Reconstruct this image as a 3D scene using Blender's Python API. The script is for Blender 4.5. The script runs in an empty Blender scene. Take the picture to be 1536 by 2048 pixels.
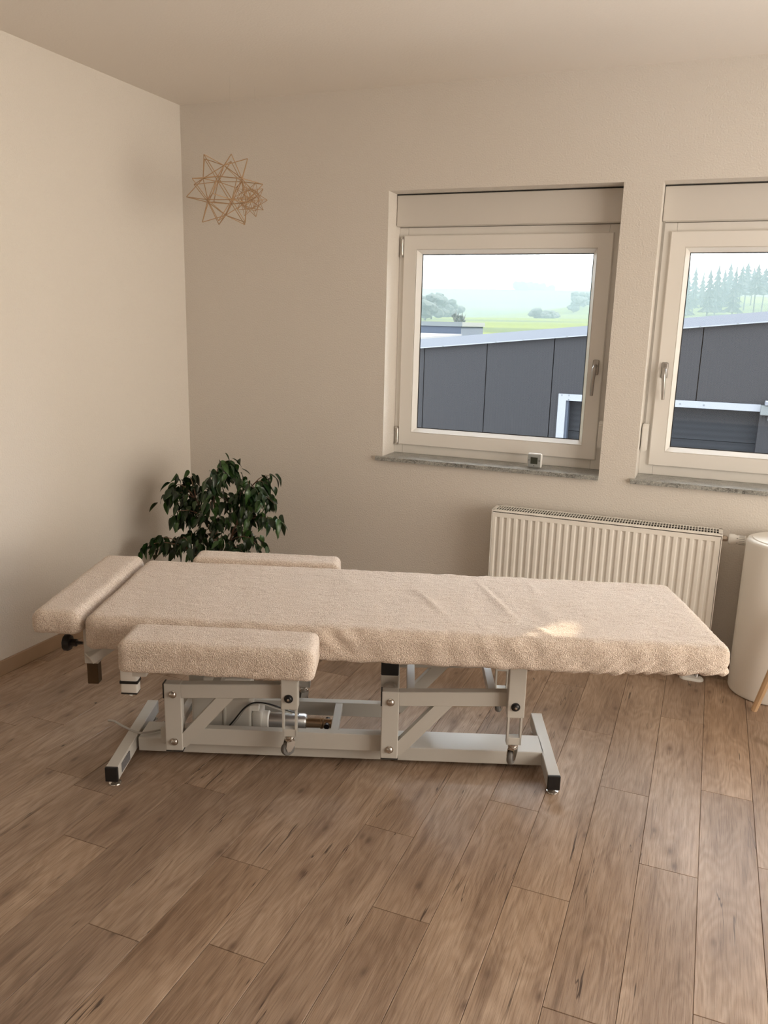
import bpy, bmesh, math, random
from mathutils import Vector, Matrix, noise
random.seed(7)
PI = math.pi
scene = bpy.context.scene
COL = scene.collection

# ------------------------------------------------------------------ camera
CAM = Vector((2.66343, -3.74693, 1.5))
YAW, PITCH, ROLL, FPX = 0.377886, 0.231657, 0.0253927, 1612.25
fwd = Vector((-math.sin(YAW)*math.cos(PITCH), math.cos(YAW)*math.cos(PITCH), -math.sin(PITCH)))
rt = Vector((math.cos(YAW), math.sin(YAW), 0)); up = rt.cross(fwd)
r2 = math.cos(ROLL)*rt + math.sin(ROLL)*up
u2 = -math.sin(ROLL)*rt + math.cos(ROLL)*up
cd = bpy.data.cameras.new('camera'); cam = bpy.data.objects.new('camera', cd); COL.objects.link(cam)
cam.matrix_world = Matrix(((r2.x, u2.x, -fwd.x, CAM.x), (r2.y, u2.y, -fwd.y, CAM.y), (r2.z, u2.z, -fwd.z, CAM.z), (0, 0, 0, 1)))
cd.sensor_fit = 'VERTICAL'; cd.sensor_height = 36; cd.lens = FPX/2048*36; cd.clip_start = 0.05; cd.clip_end = 3000
scene.camera = cam

# ------------------------------------------------------------------ world, lights, exposure
W = bpy.data.worlds.new('sky'); scene.world = W; W.use_nodes = True
bg = W.node_tree.nodes['Background']; bg.inputs[0].default_value = (0.86, 0.94, 1.0, 1); bg.inputs[1].default_value = 10.0
scene.view_settings.view_transform = 'Standard'; scene.view_settings.look = 'None'
scene.view_settings.gamma = 1; scene.view_settings.use_curve_mapping = False
scene.view_settings.exposure = 0.06
scene.cycles.use_denoising = True
scene.cycles.max_bounces = 10; scene.cycles.diffuse_bounces = 6; scene.cycles.glossy_bounces = 4
scene.cycles.transparent_max_bounces = 16; scene.cycles.volume_bounces = 2
scene.cycles.sample_clamp_indirect = 4.0

def area(name, loc, target, sx, sy, power, color, spread=180):
    d = bpy.data.lights.new(name, 'AREA'); d.shape = 'RECTANGLE'; d.size = sx; d.size_y = sy
    d.energy = power; d.color = color; d.spread = math.radians(spread)
    o = bpy.data.objects.new(name, d); COL.objects.link(o); o.location = loc
    o.rotation_euler = (Vector(target)-Vector(loc)).to_track_quat('-Z', 'Y').to_euler()
    return o
ROOM_X, ROOM_Y, H = 4.7, -7.5, 2.548
# daylight through the glazed door in the right wall, plus two added fill lamps
area('daylight_right', (4.66, -1.9, 1.25), (0, -1.8, 1.4), 2.2, 1.8, 56, (1.0, 0.905, 0.78))
area('left_wall_fill', (4.66, -1.4, 1.6), (0, -1.4, 1.6), 2.2, 1.6, 6.5, (1.0, 0.89, 0.73), 60)  # added narrow lamp that lifts the left wall
area('fill_behind', (3.0, -7.4, 1.3), (2.4, 0, 1.0), 2.8, 2.0, 9, (1.0, 0.80, 0.60))  # added warm fill behind the camera, standing in for floor bounce
# afternoon sun through the glazed door, falling on the floor to the right of the picture
sl_ = bpy.data.lights.new('sun', 'SUN'); sl_.energy = 26; sl_.angle = math.radians(1.0); sl_.color = (1.0, 0.86, 0.68)
sun_o = bpy.data.objects.new('sun', sl_); COL.objects.link(sun_o); sun_o.location = (12, 0, 14)
sun_o.rotation_euler = Vector((-math.cos(math.radians(54)), -0.01, -math.sin(math.radians(54)))).to_track_quat('-Z', 'Y').to_euler()
# spot lamp added outside the window to throw a sun patch on the table
sd = bpy.data.lights.new('sun_patch_spot', 'SPOT'); sd.energy = 2600; sd.color = (1.0, 0.80, 0.55)
sd.shadow_soft_size = 0.01; sd.spot_blend = 0.5; sd.spot_size = math.radians(1.7)
so = bpy.data.objects.new('sun_patch_spot', sd); COL.objects.link(so)
so.location = (3.78, 3.2, 1.82)
so.rotation_euler = (Vector((2.285, -1.458, 0.60))-Vector(so.location)).to_track_quat('-Z', 'Y').to_euler()

# ------------------------------------------------------------------ node helpers
def new_mat(name):
    m = bpy.data.materials.new(name); m.use_nodes = True; nt = m.node_tree
    return m, nt, nt.nodes['Principled BSDF']
def nd(nt, t, **kw):
    n = nt.nodes.new(t)
    for k, v in kw.items():
        if k.startswith('i_'): n.inputs[k[2:].replace('_', ' ')].default_value = v
        else: setattr(n, k, v)
    return n
def ln(nt, a, b): nt.links.new(a, b)
def simple(name, col, rough=0.5, metal=0.0, bump=None, spec=0.5, var=0.0, vs=8):
    m, nt, b = new_mat(name)
    b.inputs['Base Color'].default_value = (*col, 1); b.inputs['Roughness'].default_value = rough
    b.inputs['Metallic'].default_value = metal; b.inputs['Specular IOR Level'].default_value = spec
    tc = nd(nt, 'ShaderNodeTexCoord')
    if var:
        n = nd(nt, 'ShaderNodeTexNoise', i_Scale=vs, i_Detail=4.0); ln(nt, tc.outputs['Object'], n.inputs['Vector'])
        mx = nd(nt, 'ShaderNodeMix', data_type='RGBA'); mx.inputs[6].default_value = (*[c*(1-var) for c in col], 1)
        mx.inputs[7].default_value = (*[min(1, c*(1+var)) for c in col], 1)
        ln(nt, n.outputs['Fac'], mx.inputs[0]); ln(nt, mx.outputs[2], b.inputs['Base Color'])
    if bump:
        n = nd(nt, 'ShaderNodeTexNoise', i_Scale=bump[0], i_Detail=bump[2] if len(bump) > 2 else 3.0); ln(nt, tc.outputs['Object'], n.inputs['Vector'])
        bp = nd(nt, 'ShaderNodeBump', i_Strength=1.0, i_Distance=bump[1]); ln(nt, n.outputs['Fac'], bp.inputs['Height'])
        ln(nt, bp.outputs[0], b.inputs['Normal'])
    return m

M_wall = simple('wall_paint', (0.70, 0.66, 0.61), 0.9, bump=(150, 0.0022, 2.0), spec=0.2)
M_ceil = simple('ceiling_paint', (0.78, 0.735, 0.68), 0.95, bump=(120, 0.0006), spec=0.1)
M_pvc = simple('window_plastic', (0.80, 0.78, 0.745), 0.35, spec=0.4)
M_box = simple('shutter_box_plastic', (0.66, 0.63, 0.59), 0.5, spec=0.3)
M_rad = simple('radiator_enamel', (0.87, 0.85, 0.80), 0.35)
M_frame = simple('grey_powder_coat', (0.56, 0.545, 0.51), 0.38, bump=(600, 0.0001), spec=0.5)
M_black = simple('black_plastic', (0.012, 0.012, 0.013), 0.4)
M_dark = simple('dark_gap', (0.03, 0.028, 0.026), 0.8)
M_chrome = simple('chrome', (0.62, 0.60, 0.57), 0.18, 1.0)
M_alu = simple('brushed_aluminium', (0.62, 0.62, 0.63), 0.38, 1.0)
M_bronze = simple('bronze_rod', (0.42, 0.30, 0.20), 0.3, 1.0)
M_handle = simple('window_handle_metal', (0.45, 0.43, 0.41), 0.33, 1.0)
M_grey = simple('caster_grey', (0.16, 0.155, 0.15), 0.45)
M_white = simple('white_plastic', (0.78, 0.77, 0.74), 0.4)
M_cable = simple('grey_cable', (0.45, 0.44, 0.42), 0.5)
M_anod = simple('brown_tube', (0.10, 0.07, 0.04), 0.3, 0.6)
M_pad = simple('device_grey_face', (0.34, 0.36, 0.36), 0.5)
M_lcd = simple('lcd', (0.035, 0.042, 0.030), 0.2)
M_brass = simple('valve_brass', (0.40, 0.33, 0.27), 0.4, 0.8)
M_drum = simple('white_drum', (0.88, 0.86, 0.81), 0.55, bump=(30, 0.0006), spec=0.3)
M_stoolwood = simple('pale_beech', (0.62, 0.42, 0.25), 0.5, bump=(60, 0.0006), var=0.12, vs=18)
M_bamboo = simple('straw_sticks', (0.42, 0.27, 0.15), 0.6, var=0.2, vs=30)
M_thread = simple('clear_thread', (0.6, 0.58, 0.54), 0.4)
M_bark = simple('bark', (0.20, 0.125, 0.085), 0.8, bump=(90, 0.002), var=0.3, vs=40)
M_pot = simple('ceramic_pot', (0.7, 0.68, 0.65), 0.3)
M_soil = simple('potting_soil', (0.05, 0.035, 0.025), 0.95, bump=(80, 0.01))
M_sticker = simple('type_plate', (0.16, 0.16, 0.17), 0.4, var=0.5, vs=120)
M_strap = simple('shutter_belt', (0.36, 0.34, 0.31), 0.8)

def leaf_mat():
    m, nt, b = new_mat('ficus_leaf')
    oi = nd(nt, 'ShaderNodeObjectInfo'); cr = nd(nt, 'ShaderNodeValToRGB')
    cr.color_ramp.elements[0].color = (0.007, 0.024, 0.006, 1); cr.color_ramp.elements[1].color = (0.034, 0.095, 0.016, 1)
    ln(nt, oi.outputs['Random'], cr.inputs[0])
    tc = nd(nt, 'ShaderNodeTexCoord'); sp = nd(nt, 'ShaderNodeSeparateXYZ'); ln(nt, tc.outputs['Object'], sp.inputs[0])
    ab = nd(nt, 'ShaderNodeMath', operation='ABSOLUTE'); ln(nt, sp.outputs['Y'], ab.inputs[0])
    lt = nd(nt, 'ShaderNodeMath', operation='LESS_THAN'); lt.inputs[1].default_value = 0.0008; ln(nt, ab.outputs[0], lt.inputs[0])
    mx = nd(nt, 'ShaderNodeMix', data_type='RGBA'); mx.inputs[7].default_value = (0.07, 0.14, 0.03, 1)
    ln(nt, lt.outputs[0], mx.inputs[0]); ln(nt, cr.outputs[0], mx.inputs[6]); ln(nt, mx.outputs[2], b.inputs['Base Color'])
    b.inputs['Roughness'].default_value = 0.32
    b.inputs['Transmission Weight'].default_value = 0.0
    return m
M_leaf = leaf_mat()

def terry_mat():
    m, nt, b = new_mat('terry_towelling')
    tc = nd(nt, 'ShaderNodeTexCoord')
    n1 = nd(nt, 'ShaderNodeTexNoise', i_Scale=290.0, i_Detail=2.0); ln(nt, tc.outputs['Object'], n1.inputs['Vector'])
    v = nd(nt, 'ShaderNodeTexVoronoi', i_Scale=380.0); ln(nt, tc.outputs['Object'], v.inputs['Vector'])
    n2 = nd(nt, 'ShaderNodeTexNoise', i_Scale=22.0, i_Detail=3.0, i_Distortion=1.2)
    mp = nd(nt, 'ShaderNodeMapping'); mp.inputs['Scale'].default_value = (0.7, 1.6, 1.6); ln(nt, tc.outputs['Object'], mp.inputs[0]); ln(nt, mp.outputs[0], n2.inputs['Vector'])
    a1 = nd(nt, 'ShaderNodeMath', operation='MULTIPLY'); a1.inputs[1].default_value = 0.0045; ln(nt, n1.outputs['Fac'], a1.inputs[0])
    a2 = nd(nt, 'ShaderNodeMath', operation='MULTIPLY_ADD'); a2.inputs[1].default_value = -0.0018; ln(nt, v.outputs['Distance'], a2.inputs[0]); ln(nt, a1.outputs[0], a2.inputs[2])
    a3 = nd(nt, 'ShaderNodeMath', operation='MULTIPLY_ADD'); a3.inputs[1].default_value = 0.006; ln(nt, n2.outputs['Fac'], a3.inputs[0]); ln(nt, a2.outputs[0], a3.inputs[2])
    bp = nd(nt, 'ShaderNodeBump', i_Strength=1.0, i_Distance=1.0); ln(nt, a3.outputs[0], bp.inputs['Height']); ln(nt, bp.outputs[0], b.inputs['Normal'])
    cr = nd(nt, 'ShaderNodeValToRGB'); cr.color_ramp.elements[0].position = 0.3; cr.color_ramp.elements[1].position = 0.65
    cr.color_ramp.elements[0].color = (0.54, 0.42, 0.335, 1); cr.color_ramp.elements[1].color = (0.83, 0.725, 0.635, 1)
    ln(nt, n1.outputs['Fac'], cr.inputs[0]); ln(nt, cr.outputs[0], b.inputs['Base Color'])
    b.inputs['Roughness'].default_value = 1.0; b.inputs['Specular IOR Level'].default_value = 0.1
    b.inputs['Sheen Weight'].default_value = 0.25; b.inputs['Sheen Roughness'].default_value = 0.5
    return m
M_terry = terry_mat()

def wood_floor(name='oak_vinyl', scale=1.0, rand=True):
    m, nt, b = new_mat(name)
    tc = nd(nt, 'ShaderNodeTexCoord'); oi = nd(nt, 'ShaderNodeObjectInfo')
    off = nd(nt, 'ShaderNodeVectorMath', operation='SCALE'); off.inputs[0].default_value = (37.0, 91.0, 53.0); ln(nt, oi.outputs['Random'], off.inputs['Scale'])
    ad = nd(nt, 'ShaderNodeVectorMath', operation='ADD'); ln(nt, tc.outputs['Object'], ad.inputs[0]); ln(nt, off.outputs[0], ad.inputs[1])
    def mapped(sx, sy):
        mp = nd(nt, 'ShaderNodeMapping'); mp.inputs['Scale'].default_value = (sx, sy, 1); ln(nt, ad.outputs[0], mp.inputs[0]); return mp.outputs[0]
    def ramp(src, stops):
        cr = nd(nt, 'ShaderNodeValToRGB'); e = cr.color_ramp.elements
        while len(e) < len(stops): e.new(0.5)
        for k, (p, c) in enumerate(stops): e[k].position = p; e[k].color = (*c, 1)
        ln(nt, src, cr.inputs[0]); return cr.outputs[0]
    def mixc(fac, a, bb, mode='MIX', f=None):
        mx = nd(nt, 'ShaderNodeMix', data_type='RGBA', blend_type=mode)
        if fac is not None: ln(nt, fac, mx.inputs[0])
        else: mx.inputs[0].default_value = f
        for s, i in ((a, 6), (bb, 7)):
            if isinstance(s, tuple): mx.inputs[i].default_value = (*s, 1)
            else: ln(nt, s, mx.inputs[i])
        return mx.outputs[2]
    # knots: a sparse voronoi in stretched space, also bends the grain
    kn = nd(nt, 'ShaderNodeTexVoronoi', i_Scale=1.0, voronoi_dimensions='2D'); ln(nt, mapped(8.0, 3.6), kn.inputs['Vector'])
    kr = nd(nt, 'ShaderNodeTexNoise', i_Scale=1.0, i_Detail=2.0); ln(nt, mapped(5.0, 2.0), kr.inputs['Vector'])
    # broad tone
    n0 = nd(nt, 'ShaderNodeTexNoise', i_Scale=1.0, i_Detail=3.0); ln(nt, mapped(7, 1.6), n0.inputs['Vector'])
    base = ramp(n0.outputs['Fac'], [(0.32, (0.30, 0.212, 0.150)), (0.5, (0.385, 0.282, 0.206)), (0.68, (0.465, 0.353, 0.265))])
    # cathedral rings: distorted bands bent round the knots
    ds = nd(nt, 'ShaderNodeTexNoise', i_Scale=1.0, i_Detail=2.0, i_Distortion=0.3); ln(nt, mapped(9, 1.5), ds.inputs['Vector'])
    m1 = nd(nt, 'ShaderNodeMath', operation='MULTIPLY'); m1.inputs[1].default_value = 70.0; ln(nt, ds.outputs['Fac'], m1.inputs[0])
    kd = nd(nt, 'ShaderNodeMath', operation='MULTIPLY_ADD'); kd.inputs[1].default_value = 22.0; ln(nt, kn.outputs['Distance'], kd.inputs[0]); ln(nt, m1.outputs[0], kd.inputs[2])
    sn = nd(nt, 'ShaderNodeMath', operation='SINE'); ln(nt, kd.outputs[0], sn.inputs[0])
    sn2 = nd(nt, 'ShaderNodeMapRange'); sn2.inputs['From Min'].default_value = -1; ln(nt, sn.outputs[0], sn2.inputs['Value'])
    base = mixc(sn2.outputs[0], mixc(None, base, (0.87, 0.845, 0.82), 'MULTIPLY', 1.0), base)
    # fine fibres
    n1 = nd(nt, 'ShaderNodeTexNoise', i_Scale=1.0, i_Detail=5.0, i_Roughness=0.65); ln(nt, mapped(330, 11), n1.inputs['Vector'])
    fib = ramp(n1.outputs['Fac'], [(0.34, (0.62, 0.58, 0.55)), (0.52, (1, 1, 1)), (0.75, (1.16, 1.15, 1.13))])
    base = mixc(None, base, fib, 'MULTIPLY', 0.8)
    # dark smears along the grain
    n2 = nd(nt, 'ShaderNodeTexNoise', i_Scale=1.0, i_Detail=4.0, i_Distortion=0.4); ln(nt, mapped(45, 3.2), n2.inputs['Vector'])
    sm = ramp(n2.outputs['Fac'], [(0.30, (0.50, 0.45, 0.42)), (0.46, (1, 1, 1))])
    base = mixc(None, base, sm, 'MULTIPLY', 0.6)
    # thin cracks
    n3 = nd(nt, 'ShaderNodeTexNoise', i_Scale=1.0, i_Detail=3.0); ln(nt, mapped(30, 1.3), n3.inputs['Vector'])
    c1 = nd(nt, 'ShaderNodeMath', operation='SUBTRACT'); c1.inputs[1].default_value = 0.5; ln(nt, n3.outputs['Fac'], c1.inputs[0])
    c2 = nd(nt, 'ShaderNodeMath', operation='ABSOLUTE'); ln(nt, c1.outputs[0], c2.inputs[0])
    c3 = nd(nt, 'ShaderNodeMapRange'); c3.inputs['From Min'].default_value = 0.002; c3.inputs['From Max'].default_value = 0.009
    c3.inputs['To Min'].default_value = 1.0; c3.inputs['To Max'].default_value = 0.0; ln(nt, c2.outputs[0], c3.inputs['Value'])
    n4 = nd(nt, 'ShaderNodeTexNoise', i_Scale=1.0, i_Detail=1.0); ln(nt, mapped(11, 3.1), n4.inputs['Vector'])
    c4 = nd(nt, 'ShaderNodeMapRange'); c4.inputs['From Min'].default_value = 0.57; c4.inputs['From Max'].default_value = 0.64; ln(nt, n4.outputs['Fac'], c4.inputs['Value'])
    c5 = nd(nt, 'ShaderNodeMath', operation='MULTIPLY'); ln(nt, c3.outputs[0], c5.inputs[0]); ln(nt, c4.outputs[0], c5.inputs[1])
    base = mixc(c5.outputs[0], base, (0.07, 0.045, 0.03))
    # knots
    kf = nd(nt, 'ShaderNodeMapRange'); kf.inputs['From Min'].default_value = 0.015; kf.inputs['From Max'].default_value = 0.085
    kf.inputs['To Min'].default_value = 1.0; kf.inputs['To Max'].default_value = 0.0; ln(nt, kn.outputs['Distance'], kf.inputs['Value'])
    km = nd(nt, 'ShaderNodeMapRange'); km.inputs['From Min'].default_value = 0.46; km.inputs['From Max'].default_value = 0.56; ln(nt, kr.outputs['Fac'], km.inputs['Value'])
    kk = nd(nt, 'ShaderNodeMath', operation='MULTIPLY'); ln(nt, kf.outputs[0], kk.inputs[0]); ln(nt, km.outputs[0], kk.inputs[1])
    k8 = nd(nt, 'ShaderNodeMath', operation='MULTIPLY'); k8.inputs[1].default_value = 0.8; ln(nt, kk.outputs[0], k8.inputs[0])
    base = mixc(k8.outputs[0], base, (0.10, 0.06, 0.04))
    kh = nd(nt, 'ShaderNodeMapRange'); kh.inputs['From Min'].default_value = 0.03; kh.inputs['From Max'].default_value = 0.24
    kh.inputs['To Min'].default_value = 0.45; kh.inputs['To Max'].default_value = 0.0; ln(nt, kn.outputs['Distance'], kh.inputs['Value'])
    kq = nd(nt, 'ShaderNodeMath', operation='MULTIPLY'); ln(nt, kh.outputs[0], kq.inputs[0]); ln(nt, km.outputs[0], kq.inputs[1])
    base = mixc(kq.outputs[0], base, (0.17, 0.11, 0.075))
    # each plank its own tone
    tn = ramp(oi.outputs['Random'], [(0.0, (0.90, 0.885, 0.88)), (0.35, (1.0, 0.975, 0.96)), (0.6, (0.95, 0.95, 0.97)), (1.0, (1.06, 1.02, 0.97))])
    if rand: base = mixc(None, base, tn, 'MULTIPLY', 1.0)
    ln(nt, base, b.inputs['Base Color'])
    b.inputs['Roughness'].default_value = 0.42; b.inputs['Specular IOR Level'].default_value = 0.45
    bp = nd(nt, 'ShaderNodeBump', i_Strength=1.0, i_Distance=0.0006); ln(nt, n1.outputs['Fac'], bp.inputs['Height']); ln(nt, bp.outputs[0], b.inputs['Normal'])
    return m
M_floor = wood_floor()
M_base = simple('baseboard_wood', (0.36, 0.25, 0.165), 0.45, var=0.15, vs=6)

def granite():
    m, nt, b = new_mat('grey_granite')
    tc = nd(nt, 'ShaderNodeTexCoord')
    mp = nd(nt, 'ShaderNodeMapping'); mp.inputs['Scale'].default_value = (1, 2.2, 2.2); mp.inputs['Rotation'].default_value = (0, 0, 0.5); ln(nt, tc.outputs['Object'], mp.inputs[0])
    n = nd(nt, 'ShaderNodeTexNoise', i_Scale=14.0, i_Detail=8.0, i_Roughness=0.8, i_Distortion=1.0); ln(nt, mp.outputs[0], n.inputs['Vector'])
    v = nd(nt, 'ShaderNodeTexNoise', i_Scale=170.0, i_Detail=3.0, i_Roughness=0.8); ln(nt, tc.outputs['Object'], v.inputs['Vector'])
    mx = nd(nt, 'ShaderNodeMath', operation='MULTIPLY_ADD'); mx.inputs[1].default_value = 0.6; ln(nt, n.outputs['Fac'], mx.inputs[0])
    m2 = nd(nt, 'ShaderNodeMath', operation='MULTIPLY'); m2.inputs[1].default_value = 0.5; ln(nt, v.outputs['Fac'], m2.inputs[0]); ln(nt, m2.outputs[0], mx.inputs[2])
    cr = nd(nt, 'ShaderNodeValToRGB'); e = cr.color_ramp.elements; e.new(0.5)
    for k, (p, c) in enumerate([(0.42, (0.05, 0.048, 0.045)), (0.54, (0.27, 0.275, 0.26)), (0.68, (0.52, 0.52, 0.49))]): e[k].position = p; e[k].color = (*c, 1)
    ln(nt, mx.outputs[0], cr.inputs[0]); ln(nt, cr.outputs[0], b.inputs['Base Color'])
    b.inputs['Roughness'].default_value = 0.28
    return m
M_granite = granite()

def glass_mat():
    m = bpy.data.materials.new('window_glass'); m.use_nodes = True; nt = m.node_tree; nt.nodes.clear()
    o = nd(nt, 'ShaderNodeOutputMaterial'); t = nd(nt, 'ShaderNodeBsdfTransparent'); t.inputs[0].default_value = (0.99, 0.99, 0.99, 1)
    g = nd(nt, 'ShaderNodeBsdfGlossy'); g.inputs['Roughness'].default_value = 0.0
    f = nd(nt, 'ShaderNodeFresnel'); f.inputs[0].default_value = 1.22
    mx = nd(nt, 'ShaderNodeMixShader'); ln(nt, f.outputs[0], mx.inputs[0]); ln(nt, t.outputs[0], mx.inputs[1]); ln(nt, g.outputs[0], mx.inputs[2]); ln(nt, mx.outputs[0], o.inputs[0])
    return m
M_glass = glass_mat()

def striped(name, col, axis, freq, depth, rough=0.6):
    m, nt, b = new_mat(name); b.inputs['Base Color'].default_value = (*col, 1); b.inputs['Roughness'].default_value = rough; b.inputs['Specular IOR Level'].default_value = 0.12
    tc = nd(nt, 'ShaderNodeTexCoord'); sp = nd(nt, 'ShaderNodeSeparateXYZ'); ln(nt, tc.outputs['Object'], sp.inputs[0])
    k = nd(nt, 'ShaderNodeMath', operation='MULTIPLY'); k.inputs[1].default_value = freq*2*PI; ln(nt, sp.outputs[axis], k.inputs[0])
    s = nd(nt, 'ShaderNodeMath', operation='SINE'); ln(nt, k.outputs[0], s.inputs[0])
    bp = nd(nt, 'ShaderNodeBump', i_Strength=1.0, i_Distance=depth); ln(nt, s.outputs[0], bp.inputs['Height']); ln(nt, bp.outputs[0], b.inputs['Normal'])
    return m
M_panel = striped('anthracite_panel', (0.0160, 0.0162, 0.0182), 'X', 25.0, 0.0008)
M_gdoor = striped('anthracite_door', (0.0102, 0.0114, 0.0138), 'Z', 12.0, 0.0018)
M_blocker = simple('blocker_brown', (0.16, 0.12, 0.09), 0.9)
M_fascia = simple('pale_sheet_metal', (0.0720, 0.0792, 0.0948), 0.6, 0.0)
M_whitemetal = simple('white_sheet_metal', (0.1200, 0.1290, 0.1470), 0.6)
M_bluewall = simple('slate_blue_wall', (0.0204, 0.0300, 0.0480), 0.7)
M_greycap = simple('grey_cap', (0.0600, 0.0690, 0.0720), 0.6)
M_tree = simple('far_conifer', (0.007, 0.012, 0.012), 0.9, var=0.3, vs=2)
M_tree2 = simple('far_bare_crown', (0.0300, 0.0288, 0.0252), 0.9, var=0.3, vs=2)

def field_mat():
    m, nt, b = new_mat('fields')
    tc = nd(nt, 'ShaderNodeTexCoord'); mp = nd(nt, 'ShaderNodeMapping'); mp.inputs['Scale'].default_value = (0.004, 0.022, 0.0)
    mp.inputs['Rotation'].default_value = (0, 0, 0.12)
    ln(nt, tc.outputs['Object'], mp.inputs[0])
    n = nd(nt, 'ShaderNodeTexNoise', i_Scale=1.0, i_Detail=1.0); ln(nt, mp.outputs[0], n.inputs['Vector'])
    cr = nd(nt, 'ShaderNodeValToRGB'); cr.color_ramp.interpolation = 'LINEAR'; e = cr.color_ramp.elements; e.new(0.5); e.new(0.6)
    for k, (p, c) in enumerate([(0.40, (0.054, 0.066, 0.018)), (0.49, (0.063, 0.076, 0.023)), (0.52, (0.036, 0.046, 0.024)), (0.60, (0.057, 0.070, 0.021))]): e[k].position = p; e[k].color = (*c, 1)
    ln(nt, n.outputs['Fac'], cr.inputs[0]); ln(nt, cr.outputs[0], b.inputs['Base Color']); b.inputs['Roughness'].default_value = 1.0
    b.inputs['Specular IOR Level'].default_value = 0.0
    return m
M_field = field_mat()
M_yard = simple('yard_asphalt', (0.16, 0.16, 0.16), 0.9, var=0.2, vs=1)

# ------------------------------------------------------------------ mesh helpers
def obj(name, bm, mat, parent=None, smooth=False, loc=None, angle=40):
    me = bpy.data.meshes.new(name)
    bmesh.ops.recalc_face_normals(bm, faces=bm.faces)
    bm.to_mesh(me); bm.free(); me.materials.append(mat)
    if smooth:
        for p in me.polygons: p.use_smooth = True
        me.set_sharp_from_angle(angle=math.radians(angle))
    o = bpy.data.objects.new(name, me); COL.objects.link(o)
    if parent: o.parent = parent
    if loc: o.location = loc
    return o
def thing(name, label, cat, loc=(0, 0, 0), rz=0, group=None, kind=None):
    o = bpy.data.objects.new(name, None); COL.objects.link(o); o.empty_display_size = 0.05
    o.location = loc; o.rotation_euler = (0, 0, rz)
    if kind: o['kind'] = kind
    if label: o['label'] = label
    if cat: o['category'] = cat
    if group: o['group'] = group
    return o
def tag(o, label=None, cat=None, group=None, kind=None):
    if label: o['label'] = label
    if cat: o['category'] = cat
    if group: o['group'] = group
    if kind: o['kind'] = kind
    return o
def box(bm, a, b, bev=0.0, seg=2, M=None):
    a, b = Vector(a), Vector(b); lo = Vector(map(min, a, b)); hi = Vector(map(max, a, b))
    r = bmesh.ops.create_cube(bm, size=1.0); vs = r['verts']
    for v in vs: v.co = Vector(((v.co.x+.5)*(hi.x-lo.x)+lo.x, (v.co.y+.5)*(hi.y-lo.y)+lo.y, (v.co.z+.5)*(hi.z-lo.z)+lo.z))
    new = vs
    if bev:
        es = list({e for v in vs for e in v.link_edges})
        res = bmesh.ops.bevel(bm, geom=es, offset=bev, segments=seg, affect='EDGES', profile=0.5)
        new = list({v for f in res['faces'] for v in f.verts} | {v for v in vs if v.is_valid})
    if M is not None: bmesh.ops.transform(bm, matrix=M, verts=[v for v in new if v.is_valid])
    return new
def bx(a, b, bev=0.0, seg=2, M=None):
    bm = bmesh.new(); box(bm, a, b, bev, seg, M); return bm
def frame_of(d):
    d = d.normalized(); a = Vector((0, 0, 1)) if abs(d.z) < 0.9 else Vector((1, 0, 0))
    x = d.cross(a).normalized(); return x, d.cross(x).normalized()
def tube(bm, pts, r, n=10, cap=True):
    pts = [Vector(p) for p in pts]; rs = r if isinstance(r, (list, tuple)) else [r]*len(pts); rings = []
    x = None
    for i, p in enumerate(pts):
        d = (pts[min(i+1, len(pts)-1)]-pts[max(i-1, 0)]).normalized()
        if x is None: x, y = frame_of(d)
        else:
            x = (x-d*x.dot(d)).normalized(); y = d.cross(x).normalized()
        rings.append([bm.verts.new(p+(x*math.cos(2*PI*k/n)+y*math.sin(2*PI*k/n))*rs[i]) for k in range(n)])
    for a, b in zip(rings, rings[1:]):
        for k in range(n): bm.faces.new((a[k], a[(k+1) % n], b[(k+1) % n], b[k]))
    if cap: bm.faces.new(rings[0]); bm.faces.new(rings[-1])
def tb(pts, r, n=10):
    bm = bmesh.new(); tube(bm, pts, r, n); return bm
def lathe(bm, prof, axis='Z', n=32, center=(0, 0, 0)):
    c = Vector(center); rings = []
    for (r, h) in prof:
        ring = []
        for k in range(n):
            a = 2*PI*k/n; p = (r*math.cos(a), r*math.sin(a), h)
            if axis == 'X': p = (h, p[0], p[1])
            if axis == 'Y': p = (p[0], h, p[1])
            ring.append(bm.verts.new(c+Vector(p)))
        rings.append(ring)
    for a, b in zip(rings, rings[1:]):
        for k in range(n): bm.faces.new((a[k], a[(k+1) % n], b[(k+1) % n], b[k]))
    bm.faces.new(rings[0]); bm.faces.new(rings[-1])
def lt(prof, axis='Z', n=32, center=(0, 0, 0)):
    bm = bmesh.new(); lathe(bm, prof, axis, n, center); return bm
def prism(bm, poly, axis, a, b):
    """poly: 2-D points in the two other axes (order x,y,z without axis)."""
    def P(p, t):
        if axis == 'Y': return Vector((p[0], t, p[1]))
        if axis == 'X': return Vector((t, p[0], p[1]))
        return Vector((p[0], p[1], t))
    A = [bm.verts.new(P(p, a)) for p in poly]; B = [bm.verts.new(P(p, b)) for p in poly]
    n = len(poly); bm.faces.new(A); bm.faces.new(B)
    for k in range(n): bm.faces.new((A[k], A[(k+1) % n], B[(k+1) % n], B[k]))
def beam(bm, p, q, w, h, bev=0.002, updir=(0, 0, 1)):
    """rectangular tube from p to q, width w (sideways), height h."""
    p, q = Vector(p), Vector(q); d = q-p; L = d.length; d.normalize(); u = Vector(updir); s = d.cross(u).normalized(); u = s.cross(d)
    M = Matrix(((d.x, s.x, u.x, p.x), (d.y, s.y, u.y, p.y), (d.z, s.z, u.z, p.z), (0, 0, 0, 1)))
    box(bm, (0, -w/2, -h/2), (L, w/2, h/2), bev, 1, M)
def bmf(fn, *a, **k):
    bm = bmesh.new(); fn(bm, *a, **k); return bm

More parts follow.
